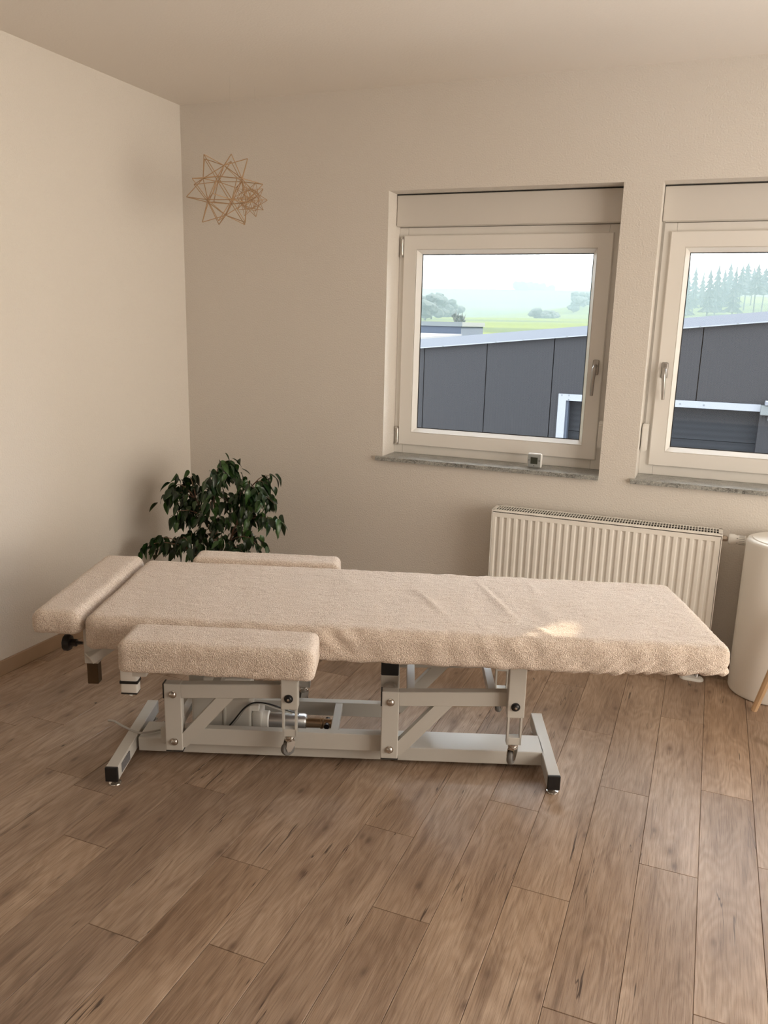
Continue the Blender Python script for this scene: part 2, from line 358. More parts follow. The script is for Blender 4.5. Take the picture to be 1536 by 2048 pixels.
# ------------------------------------------------------------------ room shell
WALL_T = 0.30
W1 = (1.160, 2.230); W2 = (2.390, 3.460); WZ = (0.838, 2.100); WD = 0.40
bm = bmesh.new()
xs = [-0.2, W1[0], W1[1], W2[0], W2[1], ROOM_X+0.2]
zs = [-0.02, WZ[0]-0.02, WZ[1], H+0.1]
for i in range(5):
    for j in range(3):
        if j == 1 and i in (1, 3): continue
        box(bm, (xs[i], 0, zs[j]), (xs[i+1], WD, zs[j+1]))
bmesh.ops.remove_doubles(bm, verts=bm.verts, dist=1e-5)
dead = {}
for f in bm.faces:
    k = tuple(sorted(v.index for v in f.verts)); dead.setdefault(tuple(round(c, 4) for c in f.calc_center_median()), []).append(f)
bmesh.ops.delete(bm, geom=[f for fs in dead.values() if len(fs) > 1 for f in fs], context='FACES_ONLY')
tag(obj('wall_back', bm, M_wall), kind='structure')
tag(obj('wall_left', bx((-0.2, ROOM_Y-0.2, -0.02), (0, 0, H+0.1)), M_wall), kind='structure')
bm = bmesh.new()      # right wall with the opening of a wide glazed door
box(bm, (ROOM_X, ROOM_Y-0.2, -0.02), (ROOM_X+0.2, -3.4, H+0.1)); box(bm, (ROOM_X, -0.6, -0.02), (ROOM_X+0.2, 0, H+0.1)); box(bm, (ROOM_X, -3.4, 2.2), (ROOM_X+0.2, -0.6, H+0.1))
tag(obj('wall_right', bm, M_wall), kind='structure')
tag(obj('wall_front', bx((0, ROOM_Y-0.2, -0.02), (ROOM_X, ROOM_Y, H+0.1)), M_wall), kind='structure')
tag(obj('ceiling', bx((0, ROOM_Y, H), (ROOM_X, 0, H+0.1)), M_ceil), kind='structure')
d1 = thing('door_1', None, None, (ROOM_X+0.06, -2.0, 0), kind='structure')
bm = bmesh.new()
for y in (-1.4, 0.0, 1.34): box(bm, (0, y, 0), (0.06, y+0.06, 2.2))
box(bm, (0, -1.4, 0), (0.06, 1.4, 0.06)); box(bm, (0, -1.4, 2.14), (0.06, 1.4, 2.2))
obj('door_frame', bm, M_pvc, d1); obj('pane', bx((0.025, -1.36, 0.04), (0.035, 1.36, 2.16)), M_glass, d1)

tag(obj('baseboard_left', bx((0, ROOM_Y, 0), (0.013, -0.013, 0.064), 0.002), M_base), kind='structure')
tag(obj('baseboard_back', bx((0, -0.013, 0), (ROOM_X, 0, 0.064), 0.002), M_base), kind='structure')

# floor: vinyl planks, each an object
fl = tag(obj('floor', bx((-0.1, ROOM_Y, -0.06), (ROOM_X+0.1, 0.1, -0.009)), M_dark), kind='structure')
PW, PL = 0.159, 0.978
pbm = bmesh.new(); box(pbm, (-PW/2+0.0005, -PL/2+0.0005, -0.008), (PW/2-0.0005, PL/2-0.0005, 0.0), 0.0010, 1)
plank0 = obj('plank', pbm, M_floor, fl)
joints = {2: -1.625, 4: -1.881, 6: -2.138, 7: -1.765, 8: -2.393, 9: -2.033, 10: -2.330, 11: -1.729, 12: -2.048, 13: -1.444, 14: -1.819, 15: -1.211, 16: -0.599, 17: -1.096, 18: -1.455}
rj = random.Random(3); first = True
for i in range(-1, 30):
    x0 = 0.076+PW*i
    if x0 > ROOM_X: break
    off = joints.get(i, -rj.uniform(0, PL))
    k0 = math.ceil((0.0-off)/PL)
    y1 = off+PL*k0
    while y1 > ROOM_Y:
        o = plank0 if first else plank0.copy()
        if not first: COL.objects.link(o)
        first = False; o.parent = fl
        o.location = (x0+PW/2, y1-PL/2, rj.uniform(-0.0002, 0.0))
        y1 -= PL

# ------------------------------------------------------------------ windows
def window(n, x0, flip):
    """x0: left reveal; flip: handle on the left side."""
    w = thing('window_%d' % n, None, None, (x0, 0, WZ[0]), kind='structure')
    Wd = W1[1]-W1[0]; Hh = WZ[1]-WZ[0]; zb = 1.951-WZ[0]
    def X(a): return Wd-a if flip else a
    def B(a, b, bev=0.0, bm=None):
        bm = bm or bmesh.new(); box(bm, (X(a[0]), a[1], a[2]), (X(b[0]), b[1], b[2]), bev); return bm
    # frame
    bm = bmesh.new(); f0, f1 = 0.16, 0.235
    B((0, f0, 0.0), (0.045, f1, zb), 0.002, bm); B((Wd-0.062, f0, 0.0), (Wd, f1, zb), 0.002, bm)
    B((0.0455, f0, 0.0), (Wd-0.0625, f1, 0.055), 0.002, bm); B((0.0455, f0, zb-0.055), (Wd-0.0625, f1, zb), 0.002, bm)
    fr = obj('frame', bm, M_pvc, w)
    # sash with mitred members
    s0, s1, a0, a1, c0, c1, mw = 0.145, 0.215, 0.027, Wd-0.040, 0.045, 1.915-WZ[0], 0.066
    sash = bmesh.new()
    outer = [(a0, c0), (a1, c0), (a1, c1), (a0, c1)]; inner = [(a0+mw, c0+mw), (a1-mw, c0+mw), (a1-mw, c1-mw), (a0+mw, c1-mw)]
    bead = [(a0+mw+0.020, c0+mw+0.020), (a1-mw-0.020, c0+mw+0.020), (a1-mw-0.020, c1-mw-0.020), (a0+mw+0.020, c1-mw-0.020)]
    def ring(bmm, A, ya, Bq, yb):
        for k in range(4):
            p, q = A[k], A[(k+1) % 4]; r, s = Bq[(k+1) % 4], Bq[k]
            bmm.faces.new([bmm.verts.new((X(t[0]), y, t[1])) for t, y in ((p, ya), (q, ya), (r, yb), (s, yb))])
    r = 0.004
    o2 = [(a0+r, c0+r), (a1-r, c0+r), (a1-r, c1-r), (a0+r, c1-r)]
    ring(sash, outer, s1, outer, s0+r); ring(sash, outer, s0+r, o2, s0); ring(sash, o2, s0, inner, s0); ring(sash, inner, s0, inner, s1); ring(sash, inner, s1, outer, s1)
    bmesh.ops.remove_doubles(sash, verts=sash.verts, dist=1e-5)
    so_ = obj('sash', sash, M_pvc, w)
    bd = bmesh.new(); i2 = [(p[0]+(0.003 if p[0] < Wd/2 else -0.003), p[1]+(0.003 if p[1] < 0.6 else -0.003)) for p in inner]
    ring(bd, inner, s0+0.006, i2, s0+0.003); ring(bd, i2, s0+0.003, bead, s0+0.036); ring(bd, bead, s0+0.036, bead, s0+0.046); ring(bd, bead, s0+0.046, inner, s0+0.046); ring(bd, inner, s0+0.046, inner, s0+0.006)
    bmesh.ops.remove_doubles(bd, verts=bd.verts, dist=1e-5)
    obj('glazing_bead', bd, M_pvc, so_)
    gk = bmesh.new(); gin = [(p[0]+(0.004 if p[0] < Wd/2 else -0.004), p[1]+(0.004 if p[1] < 0.6 else -0.004)) for p in bead]
    ring(gk, bead, s0+0.040, gin, s0+0.0425); obj('gasket', gk, M_dark, so_)
    obj('pane', B((a0+mw+0.01, s0+0.043, c0+mw+0.01), (a1-mw-0.01, s0+0.047, c1-mw-0.01)), M_glass, so_)
    obj('pane', B((a0+mw+0.01, s0+0.062, c0+mw+0.01), (a1-mw-0.01, s0+0.066, c1-mw-0.01)), M_glass, so_)
    # handle: rose plate and curved lever hanging down
    hx = 0.998; hz = 1.318-WZ[0]
    h = obj('handle', B((hx-0.014, s0-0.008, hz-0.035), (hx+0.014, s0, hz+0.035), 0.006), M_handle, so_, True)
    bm = bmesh.new()
    P = [(hx, s0, hz+0.006), (hx, s0-0.028, hz+0.006), (hx, s0-0.042, hz-0.002), (hx-0.001, s0-0.046, hz-0.020), (hx-0.003, s0-0.043, hz-0.055), (hx-0.005, s0-0.036, hz-0.095), (hx-0.006, s0-0.030, hz-0.128)]
    tube(bm, [(X(p[0]), p[1], p[2]) for p in P], [0.009, 0.009, 0.0095, 0.0095, 0.0085, 0.0080, 0.0070], 12)
    obj('lever', bm, M_handle, h, True, angle=60) if False else obj('lever', bm, M_handle, so_, True, angle=60)
    # hinges
    for z in (c1-0.055, c0+0.045):
        bm = bmesh.new(); tube(bm, [(X(0.018), s0+0.004, z-0.045), (X(0.018), s0+0.004, z+0.045)], 0.0065, 12)
        box(bm, (X(0.018)-0.006, s0+0.004, z-0.04), (X(0.018)+0.008, s0+0.014, z+0.04), 0.001)
        for dz in (-0.047, 0.037): box(bm, (X(0.018)-0.0075, s0-0.004, z+dz), (X(0.018)+0.0075, s0+0.012, z+dz+0.010), 0.001)
        obj('hinge', bm, M_chrome, w, True)
    # roller shutter box above, with its top joint
    bxo = obj('shutter_box', B((0.002, 0.105, zb+0.002), (Wd-0.002, 0.30, Hh-0.006), 0.004), M_box, w)
    obj('joint', B((0.001, 0.1065, Hh-0.0055), (Wd-0.001, 0.30, Hh-0.002)), M_dark, bxo)
    # belt and winder
    obj('shutter_belt', B((Wd-0.014, 0.120, 0.16), (Wd-0.003, 0.1215, zb+0.01)), M_strap, w)
    wb = bmesh.new(); zc = 1.015-WZ[0]
    prism(wb, [(0.085, zc-0.062), (0.085, zc+0.045), (0.100, zc+0.062), (0.150, zc+0.062), (0.150, zc-0.062)], 'X', X(Wd-0.030), X(Wd-0.004))
    bmesh.ops.bevel(wb, geom=wb.edges[:], offset=0.004, segments=2, affect='EDGES')
    obj('belt_winder', wb, M_white, w, True)
    # outer shutter guides
    bm = bmesh.new(); B((0, 0.26, 0), (0.03, 0.30, zb), 0, bm); B((Wd-0.03, 0.26, 0), (Wd, 0.30, zb), 0, bm); obj('shutter_guide', bm, M_pvc, w)
    # stone sill
    s = bmesh.new()
    box(s, (-0.030, -0.022, -0.022), (Wd+(0.012 if not flip else 0.03)*0, 0.0, 0.0), 0.0015) if False else None
    pl = [(-0.018, -0.022), (Wd+0.001 if not flip else Wd+0.018, -0.022), (Wd+0.001 if not flip else Wd+0.018, 0.0), (Wd, 0.0), (Wd, 0.245), (0, 0.245), (0, 0.0), (-0.018, 0.0)]
    if not flip: pl = [(-0.032, -0.022), (Wd+0.001, -0.022), (Wd+0.001, -0.0005), (Wd-0.0005, 0.0), (Wd-0.0005, 0.245), (0.0005, 0.245), (0.0005, -0.0005), (-0.032, -0.0005)]
    prism(s, pl, 'Z', -0.0195, 0.0)
    obj('sill', s, M_granite, w)
    return w
window(1, W1[0], False); window(2, W2[0], True)

# indoor climate display on the sill
tm = thing('thermometer', 'small square white digital thermometer standing on the left window sill', 'thermometer', (1.921, 0.045, WZ[0]), -0.10)
obj('case', bmf(lambda b: box(b, (-0.035, 0, 0.001), (0.035, 0.022, 0.070), 0.008, 3)), M_white, tm, True)
fc = obj('face', bmf(lambda b: box(b, (-0.031, -0.0015, 0.005), (0.031, 0.004, 0.066), 0.0014)), M_pad, tm)
obj('screen', bx((-0.017, -0.0025, 0.020), (0.017, 0.0, 0.052)), M_lcd, tm)
for x, z in ((-0.025, 0.037), (0.025, 0.037), (0.0, 0.012), (0, 0.0605)):
    if z > 0.06: continue
    obj('button', lt([(0.0018, -0.0028), (0.0024, -0.0022), (0.0024, 0.0)], 'Y', 12, (x, 0, z)), M_dark, tm, True)

# ------------------------------------------------------------------ radiator
rx0, rx1, ry0, ry1, rz0, rz1 = 1.778, 2.778, -0.155, -0.048, 0.075, 0.662
rd = thing('radiator', 'white ribbed panel radiator on the wall below the windows', 'radiator', (rx0, ry0, 0))
L = rx1-rx0
bm = bmesh.new(); prof = []
n = 29; pitch = (L-0.034)/n
prof.append((0.006, 0.0))
for k in range(n):
    x = 0.017+k*pitch
    prof += [(x+0.002, 0.0), (x+0.0075, 0.0085), (x+pitch-0.0165, 0.0085), (x+pitch-0.010, 0.0)]
prof.append((L-0.006, 0.0))
zt, zb2 = 0.622, 0.115
rows = [(rz0+0.004, 0), (zb2-0.012, 0), (zb2, 1), (zt, 1), (zt+0.007, 0), (rz1-0.012, 0)]
grid = [[bm.verts.new((x, y*s, z)) for (x, y) in prof] for (z, s) in rows]
for a, b in zip(grid, grid[1:]):
    for k in range(len(prof)-1): bm.faces.new((a[k], a[k+1], b[k+1], b[k]))
obj('front_panel', bm, M_rad, rd, True, angle=35)
obj('rear_panel', bx((0.006, ry1-ry0-0.012, rz0+0.004), (L-0.006, ry1-ry0, rz1-0.012)), M_rad, rd)
for x in (0.0, L-0.0045):
    obj('side_cover', bx((x, -0.001, rz0), (x+0.0045, ry1-ry0+0.001, rz1-0.003), 0.0015), M_rad, rd)
bm = bmesh.new(); D = ry1-ry0
box(bm, (0, -0.002, rz1-0.009), (L, 0.014, rz1), 0.002); box(bm, (0, D-0.008, rz1-0.006), (L, D+0.001, rz1))
box(bm, (0, 0.0, rz1-0.006), (0.014, D, rz1)); box(bm, (L-0.014, 0, rz1-0.006), (L, D, rz1))
box(bm, (0.0, D*0.52, rz1-0.003), (L, D*0.52+0.004, rz1-0.0005))
m = 80
for k in range(m+1):
    x = 0.014+(L-0.028)*k/m
    box(bm, (x-0.0018, 0.01, rz1-0.003), (x+0.0018, D-0.006, rz1-0.0002))
obj('top_grille', bm, M_rad, rd)
obj('convector_fins', bmf(lambda b: [box(b, (0.02+k*0.0123, 0.02, rz0+0.02), (0.0206+k*0.0123, D-0.02, rz1-0.03)) for k in range(78)]), M_dark, rd)
obj('inner_shadow_plate', bx((0.016, 0.016, rz1-0.012), (L-0.016, D-0.010, rz1-0.005)), M_dark, rd)  # dark plate added as painted shade under the grille slots
for x in (0.2, 0.8): obj('wall_bracket', bx((x, D, 0.3), (x+0.03, -ry0-0.001, 0.34)), M_rad, rd)
vz, vy = 0.634, 0.052
v = obj('valve', bmf(lambda b: (lathe(b, [(0.009, L), (0.013, L+0.004), (0.013, L+0.018), (0.009, L+0.022), (0.009, L+0.030)], 'X', 6, (0, vy, vz)))), M_brass, rd, True)
tv = obj('thermostat_head', lt([(0.010, L+0.024), (0.021, L+0.026), (0.023, L+0.030), (0.023, L+0.048), (0.0205, L+0.052), (0.0205, L+0.089), (0.018, L+0.094), (0.004, L+0.095)], 'X', 28, (0, vy, vz)), M_white, rd, True)
bm = bmesh.new()
for k in range(16):
    a = 2*PI*k/16
    if math.sin(a) > -1.1: box(bm, (L+0.066, -0.0008, 0.0200), (L+0.088, 0.0008, 0.0208), 0, 1, Matrix.Translation((0, vy, vz)) @ Matrix.Rotation(a, 4, 'X'))
obj('grip_slot', bm, M_grey, tv)
for a in range(0, 360, 60):
    obj('setting_mark', bx((L+0.056, -0.0012, 0.0200), (L+0.062, 0.0012, 0.0209), 0, 1, Matrix.Translation((0, vy, vz)) @ Matrix.Rotation(math.radians(a), 4, 'X')), M_grey, tv)
for x in (0.925, 0.965):
    obj('pipe', tb([(x, -0.012, 0.0), (x, 0.012, 0.05), (x, 0.022, rz0+0.02)], 0.0075, 14), M_alu, rd, True)
rs = bmesh.new()
def stadium(h, w, r, n=12):
    pts = []
    for k in range(n+1): a = -PI/2+PI*k/n; pts.append((w+r*math.cos(a), r*math.sin(a)))
    for k in range(n+1): a = PI/2+PI*k/n; pts.append((-w+r*math.cos(a), r*math.sin(a)))
    return pts
rr = []
for (h, s) in ((0.0, 0.0), (0.005, 0.0), (0.011, -0.005)):
    rr.append([rs.verts.new((0.945+p[0], -0.014+p[1], h)) for p in stadium(0, 0.024, 0.026+s)])
for a, b in zip(rr, rr[1:]):
    for k in range(len(a)): rs.faces.new((a[k], a[(k+1) % len(a)], b[(k+1) % len(a)], b[k]))
rs.faces.new(rr[0]); rs.faces.new(rr[-1])
obj('pipe_collar', rs, M_white, rd, True)

# ------------------------------------------------------------------ white drum and stool at the right edge
dr = thing('white_drum', 'tall smooth white cylindrical drum standing beside the radiator', 'drum', (3.024, -0.168, 0))
R_ = 0.155
obj('body', lt([(R_-0.012, 0.0), (R_-0.004, 0.004), (R_, 0.014), (R_, 0.655), (R_-0.004, 0.664), (R_-0.012, 0.668), (R_-0.02, 0.668)], 'Z', 72), M_drum, dr, True)
obj('lid', lt([(R_-0.020, 0.664), (R_-0.024, 0.672), (0.02, 0.674)], 'Z', 64), M_drum, dr, True)
stl = thing('wooden_stool', 'light wooden stool with slanted legs at the right edge before the drum', 'stool', (3.20, -0.50, 0))
obj('seat', lt([(0.12, 0.425), (0.135, 0.43), (0.14, 0.44), (0.135, 0.452), (0.12, 0.455)], 'Z', 40), M_stoolwood, stl, True)
for dx, dy in ((-0.232, 0.115), (-0.18, -0.18), (0.18, -0.18), (0.18, 0.12)):
    bm = bmesh.new(); tube(bm, [(dx, dy, 0.0), (dx*0.80, dy*0.80, 0.215), (dx*0.6, dy*0.6, 0.43)], [0.0125, 0.0150, 0.0150], 8)
    obj('leg', bm, M_stoolwood, stl, True)

# ------------------------------------------------------------------ treatment table
TA = math.radians(20.3)
T = thing('treatment_table', 'height-adjustable treatment table with pinkish beige terry covers and grey steel frame', 'treatment table', (0.988, -1.886, 0), TA)
def tilt(u): return -0.0158*(u+0.03)
def cushion(name, u0, u1, v0, v1, z0, z1, r, step=0.010, amp=0.0015, fold=None, flare=0.0):
    bm = bmesh.new()
    def axis(a, b):
        n = max(6, int((b-a)/step)); pts = [a+(b-a)*k/n for k in range(n+1)]; return pts
    cu, cv, cz = (u0+u1)/2, (v0+v1)/2, (z0+z1)/2
    U, V, Z = axis(u0, u1), axis(v0, v1), axis(z0, z1)
    cache = {}
    def mk(p):
        key = (round(p[0], 5), round(p[1], 5), round(p[2], 5))
        if key in cache: return cache[key]
        q = Vector((min(max(p[0], u0+r), u1-r), min(max(p[1], v0+r), v1-r), min(max(p[2], z0+r*0.6), z1-r)))
        d = Vector(p)-q
        nrm = d.normalized() if d.length > 1e-9 else Vector((0, 0, 1))
        if d.length > 1e-9:
            # map the box surface to the rounded surface
            w = q+Vector((nrm.x*r, nrm.y*r, nrm.z*(r if d.z > 0 else r*0.6)))
        else: w = Vector(p)
        if p[2] >= z1-1e-6 and d.x == 0 and d.y == 0: w = Vector(p); nrm = Vector((0, 0, 1))
        nz = noise.noise(Vector(w)*9.0)*amp*1.3+noise.noise(Vector(w)*34.0)*amp*0.9+noise.noise(Vector(w)*95.0)*amp*0.55
        if fold: nz += fold(w, nrm)
        w = w+nrm*nz
        if nrm.z < -0.3: w.z += noise.noise(Vector((w.x*14, w.y*5, 3.1)))*0.0035+noise.noise(Vector((w.x*60, w.y*5, 1.1)))*0.0015
        if w.x > 1.5 and p[2] < cz: w.z += 0.014*min(1, (w.x-1.5)/0.35)*(cz-p[2])/(cz-z0)
        w.z += tilt(w.x)
        cache[key] = bm.verts.new(w); return cache[key]
    def face(A, Bq, fn):
        for i in range(len(A)-1):
            for j in range(len(Bq)-1):
                vs = [mk(fn(A[i], Bq[j])), mk(fn(A[i+1], Bq[j])), mk(fn(A[i+1], Bq[j+1])), mk(fn(A[i], Bq[j+1]))]
                if len(set(vs)) == 4:
                    try: bm.faces.new(vs)
                    except ValueError: pass
    face(U, V, lambda a, b: (a, b, z0)); face(U, V, lambda a, b: (a, b, z1))
    face(U, Z, lambda a, b: (a, v0, b)); face(U, Z, lambda a, b: (a, v1, b))
    face(V, Z, lambda a, b: (u0, a, b)); face(V, Z, lambda a, b: (u1, a, b))
    return obj(name, bm, M_terry, T, True, angle=180)
def body_fold(w, n):
    d = 0.0
    def ridge(px, py, qx, qy, wd, h):
        ax, ay = qx-px, qy-py; L2 = ax*ax+ay*ay; t = max(0, min(1, ((w.x-px)*ax+(w.y-py)*ay)/L2))
        dd = math.hypot(w.x-px-t*ax, w.y-py-t*ay); return h*math.exp(-(dd/wd)**2)*math.sin(PI*min(1, max(0.02, t*0.9+0.1)))
    if n.z > 0.5:
        d += ridge(0.98, 0.36, 1.08, 0.10, 0.012, 0.006)+ridge(1.20, 0.50, 1.30, 0.08, 0.010, 0.005)-ridge(1.23, 0.46, 1.34, 0.04, 0.008, 0.004)
        d += ridge(1.38, 0.56, 1.42, 0.30, 0.012, 0.004)+ridge(1.33, 0.06, 1.40, -0.02, 0.02, 0.007)+ridge(0.72, 0.5, 0.80, 0.2, 0.03, 0.003)
        d += 0.0022*math.sin(w.x*46+3*noise.noise(Vector((w.x*3, w.y*4, 0))))*max(0, noise.noise(Vector((w.x*2.2, w.y*3.0, 5))))*2
        d += 0.0016*noise.noise(Vector((w.x*30, w.y*80, 2)))*(1 if w.x > 0.6 else 0.4)
    if n.y < -0.5 or n.x > 0.6:
        k = max(0, min(1, (w.x-1.30)/0.3)); lowk = max(0, (0.575-w.z)/0.09)
        d += k*lowk*0.0065*math.sin((w.x*0.75-w.z*1.0)*150+2*noise.noise(w*7))
        k2 = max(0, 1-abs(w.x-0.74)/0.10); d += k2*0.003*math.sin((w.x*0.8+w.z*0.9)*95)
        d += 0.0016*math.sin((w.x*1.0+w.z*0.5)*60+4*noise.noise(w*4))
    return d
cushion('body_cushion', -0.040, 1.932, -0.045, 0.585, 0.494, 0.606, 0.034, 0.0085, 0.0016, body_fold)
cushion('head_cushion', -0.205, -0.050, -0.040, 0.600, 0.537, 0.612, 0.030, 0.0085, 0.0014)
a_ = cushion('armrest_cushion', 0.128, 0.690, -0.225, -0.058, 0.510, 0.606, 0.024, 0.0085, 0.0014)
tag(a_, label='near armrest cushion in beige terry')
a_ = cushion('armrest_cushion', 0.128, 0.690, 0.592, 0.722, 0.510, 0.612, 0.024, 0.010, 0.0014)
tag(a_, label='far armrest cushion in beige terry')
# upper steel frame, hidden for the most part under the cushions
bm = bmesh.new()
for v in (0.06, 0.46): box(bm, (0.05, v, 0.452), (1.60, v+0.03, 0.482), 0.002)
for u in (0.10, 0.56, 1.30, 1.55): box(bm, (u, 0.06, 0.452), (u+0.03, 0.49, 0.482), 0.002)
box(bm, (0.16, -0.19, 0.485), (0.20, 0.69, 0.500)); box(bm, (0.60, -0.19, 0.485), (0.64, 0.69, 0.500))
obj('top_frame', bm, M_frame, T)
# base
obj('base_beam', bx((0.030, 0.200, 0.020), (1.440, 0.320, 0.070), 0.003), M_frame, T)
for u, va, vb, sk in ((0.0, 0.0, 0.485, -0.012), (1.452, 0.05, 0.492, 0.008)):
    fb = obj('foot_bar', bmf(lambda b: beam(b, (u+sk*-0.5, va+0.008, 0.045), (u+sk*0.5, vb-0.008, 0.045), 0.040, 0.050)), M_frame, T)
    for v, s in ((va, -1), (vb, 1)):
        du = sk*(-0.5 if s < 0 else 0.5)
        obj('end_cap', bx((u+du-0.021, v, 0.0195), (u+du+0.021, v-s*(0.012 if s < 0 else 0.010), 0.0705), 0.003), M_black if s < 0 else M_frame, fb)
        obj('glide', lt([(0.019, 0.0), (0.021, 0.002), (0.020, 0.005), (0.007, 0.009), (0.006, 0.021)], 'Z', 24, (u+du+0.002, v-s*0.026, 0)), M_chrome, fb, True)
    if u == 0.0:
        obj('type_plate', bx((u+0.0200, 0.045, 0.030), (u+0.0262, 0.125, 0.062)), M_sticker, fb)
obj('front_rail', bx((0.12, 0.168, 0.070), (0.885, 0.198, 0.131), 0.002), M_frame, T)
obj('rear_rail', bx((0.12, 0.410, 0.070), (0.900, 0.440, 0.124), 0.002), M_frame, T)
obj('cross_rail', bx((0.700, 0.198, 0.095), (0.726, 0.410, 0.122), 0.002), M_frame, T)
obj('cross_rail', bx((0.150, 0.198, 0.095), (0.176, 0.410, 0.122), 0.002), M_frame, T)
# lifting mechanism: upright bracket, arm, brace; front and rear
def hexbolt(name, u, v, z, s, parent, mat=M_chrome, r=0.010):
    return obj(name, lt([(r*1.35, 0.0), (r*1.35, s*0.002), (r, s*0.003), (r, s*0.007), (r*0.7, s*0.010), (r*0.2, s*0.011)], 'Y', 20, (u, v, z)), mat, parent, True)
for v0, s in ((0.130, -1), (0.470, 1)):          # outer face v0, s: outward direction
    v1 = v0-s*0.034
    for u in (0.148, 0.876):
        zt_ = 0.310
        br = obj('bracket', bx((u, v0, 0.066), (u+0.058, v1, zt_), 0.003), M_frame, T)
        obj('end_cap', bx((u-0.003, v0+s*0.0005, zt_-0.052), (u+0.001, v1, zt_+0.001)), M_black, br)
        obj('end_cap', bx((u+0.001, v0+s*0.0005, 0.063), (u+0.059, v1, 0.067)), M_black, br)
        hexbolt('bolt', u+0.030, v0, zt_-0.037, s, br); hexbolt('bolt', u+0.030, v0, 0.100, s, br)
        obj('arm', bmf(lambda b: beam(b, (u+0.056, (v0+v1)/2+s*0.0003, zt_-0.0255), (u+0.43, (v0+v1)/2+s*0.0003, zt_-0.012), 0.033, 0.050)), M_frame, T)
        bm = bmesh.new()
        za = zt_-0.050
        vv = sorted((v0-s*0.003, v1+s*0.003))
        prism(bm, [(u+0.058, 0.078), (u+0.070, 0.078), (u+0.235, za+0.006), (u+0.175, za+0.004), (u+0.058, 0.130)], 'Y', vv[0], vv[1])
        obj('brace', bm, M_frame, T)
for u in (0.958, 1.232): obj('cross_tube', bx((u, 0.160, 0.276), (u+0.028, 0.440, 0.305), 0.002), M_frame, T)
obj('cross_tube', bx((0.30, 0.160, 0.276), (0.328, 0.440, 0.305), 0.002), M_frame, T)
# posts with casters
for vf, s in ((0.098, -1), (0.502, 1)):
    for u in (0.545, 1.288):
        c = u+0.028
        p = obj('post', bx((u, vf, 0.248), (u+0.056, vf-s*0.040, 0.455), 0.003), M_frame, T)
        bm = bmesh.new(); w = 0.024
        vi = vf-s*0.003; vj = vf-s*0.030
        box(bm, (c-w, vi, 0.150), (c-w+0.006, vj, 0.250)); box(bm, (c+w-0.006, vi, 0.150), (c+w, vj, 0.250))
        box(bm, (c-w, vi, 0.150), (c+w, vj, 0.176), 0.001)
        obj('caster_holder', bm, M_frame, p)
        hexbolt('bolt', c-0.002, vf, 0.288, s, p, M_black, 0.011); hexbolt('bolt', c-0.002, vf+s*0.002, 0.288, s, p, M_chrome, 0.0055)
        cy = (vi+vj)/2
        obj('caster_stem', lt([(0.008, 0.150), (0.016, 0.149), (0.017, 0.144), (0.015, 0.142), (0.017, 0.140), (0.017, 0.134), (0.012, 0.130)], 'Z', 20, (c, cy, 0)), M_chrome, p, True)
        bm = bmesh.new(); Mx = Matrix.Translation((c, cy, 0)) @ Matrix.Rotation(math.radians(35 if u < 1 else 60), 4, 'Z')
        for t in (-0.012, 0.0105):
            m0 = len(bm.verts)
            prism(bm, [(-0.016, 0.133), (0.014, 0.133), (0.013, 0.115), (-0.002, 0.094), (-0.014, 0.094), (-0.020, 0.110)], 'Y', t, t+0.002)
        box(bm, (-0.016, -0.012, 0.130), (0.014, 0.0125, 0.1335))
        bmesh.ops.transform(bm, matrix=Mx, verts=bm.verts)
        obj('caster_fork', bm, M_chrome, p)
        bm = bmesh.new(); lathe(bm, [(0.010, -0.009), (0.020, -0.009), (0.0235, -0.006), (0.0245, 0.0), (0.0235, 0.006), (0.020, 0.009), (0.010, 0.009)], 'Y', 28, (-0.008, 0, 0.102))
        bmesh.ops.transform(bm, matrix=Mx, verts=bm.verts)
        obj('wheel', bm, M_grey, p, True)
# drive: motor housing, gearbox, actuator tube, rod; second actuator head at the foot end
mh = obj('motor_housing', bx((0.205, 0.255, 0.072), (0.415, 0.330, 0.205), 0.010, 3), M_frame, T, True)
obj('ridge', bx((0.318, 0.250, 0.075), (0.328, 0.256, 0.200), 0.002), M_frame, mh)
obj('control_box', bx((0.225, 0.345, 0.080), (0.40, 0.405, 0.235), 0.006), M_white, T)
gb = obj('gearbox', bx((0.415, 0.262, 0.072), (0.452, 0.335, 0.150), 0.008, 3), M_frame, T, True)
obj('plug', bx((0.410, 0.270, 0.150), (0.440, 0.296, 0.172), 0.002), M_white, gb)
ac = obj('actuator', lt([(0.020, 0.445), (0.033, 0.447), (0.034, 0.462), (0.0285, 0.468), (0.0285, 0.600), (0.024, 0.606)], 'X', 32, (0, 0.300, 0.102)), M_alu, T, True)
obj('collar', lt([(0.029, 0.447), (0.0345, 0.448), (0.0345, 0.470), (0.029, 0.474)], 'X', 32, (0, 0.300, 0.102)), M_white, ac, True)
rod = obj('rod', lt([(0.016, 0.600), (0.0175, 0.604), (0.0175, 0.655), (0.020, 0.657), (0.020, 0.664), (0.016, 0.668), (0.016, 0.696)], 'X', 24, (0, 0.300, 0.098)), M_bronze, ac, True)
obj('rod_bolt', tb([(0.680, 0.272, 0.098), (0.680, 0.330, 0.098)], 0.010, 12), M_black, ac, True)
ph = obj('lift_head', bx((0.868, 0.286, 0.235), (0.930, 0.325, 0.298), 0.003), M_frame, T)
obj('motor_cap', bx((0.868, 0.284, 0.296), (0.930, 0.330, 0.350), 0.004), M_black, ph)
obj('pivot', lt([(0.022, 0.0), (0.024, -0.004), (0.024, -0.020), (0.021, -0.024)], 'Y', 28, (0.900, 0.286, 0.250)), M_frame, ph, True)
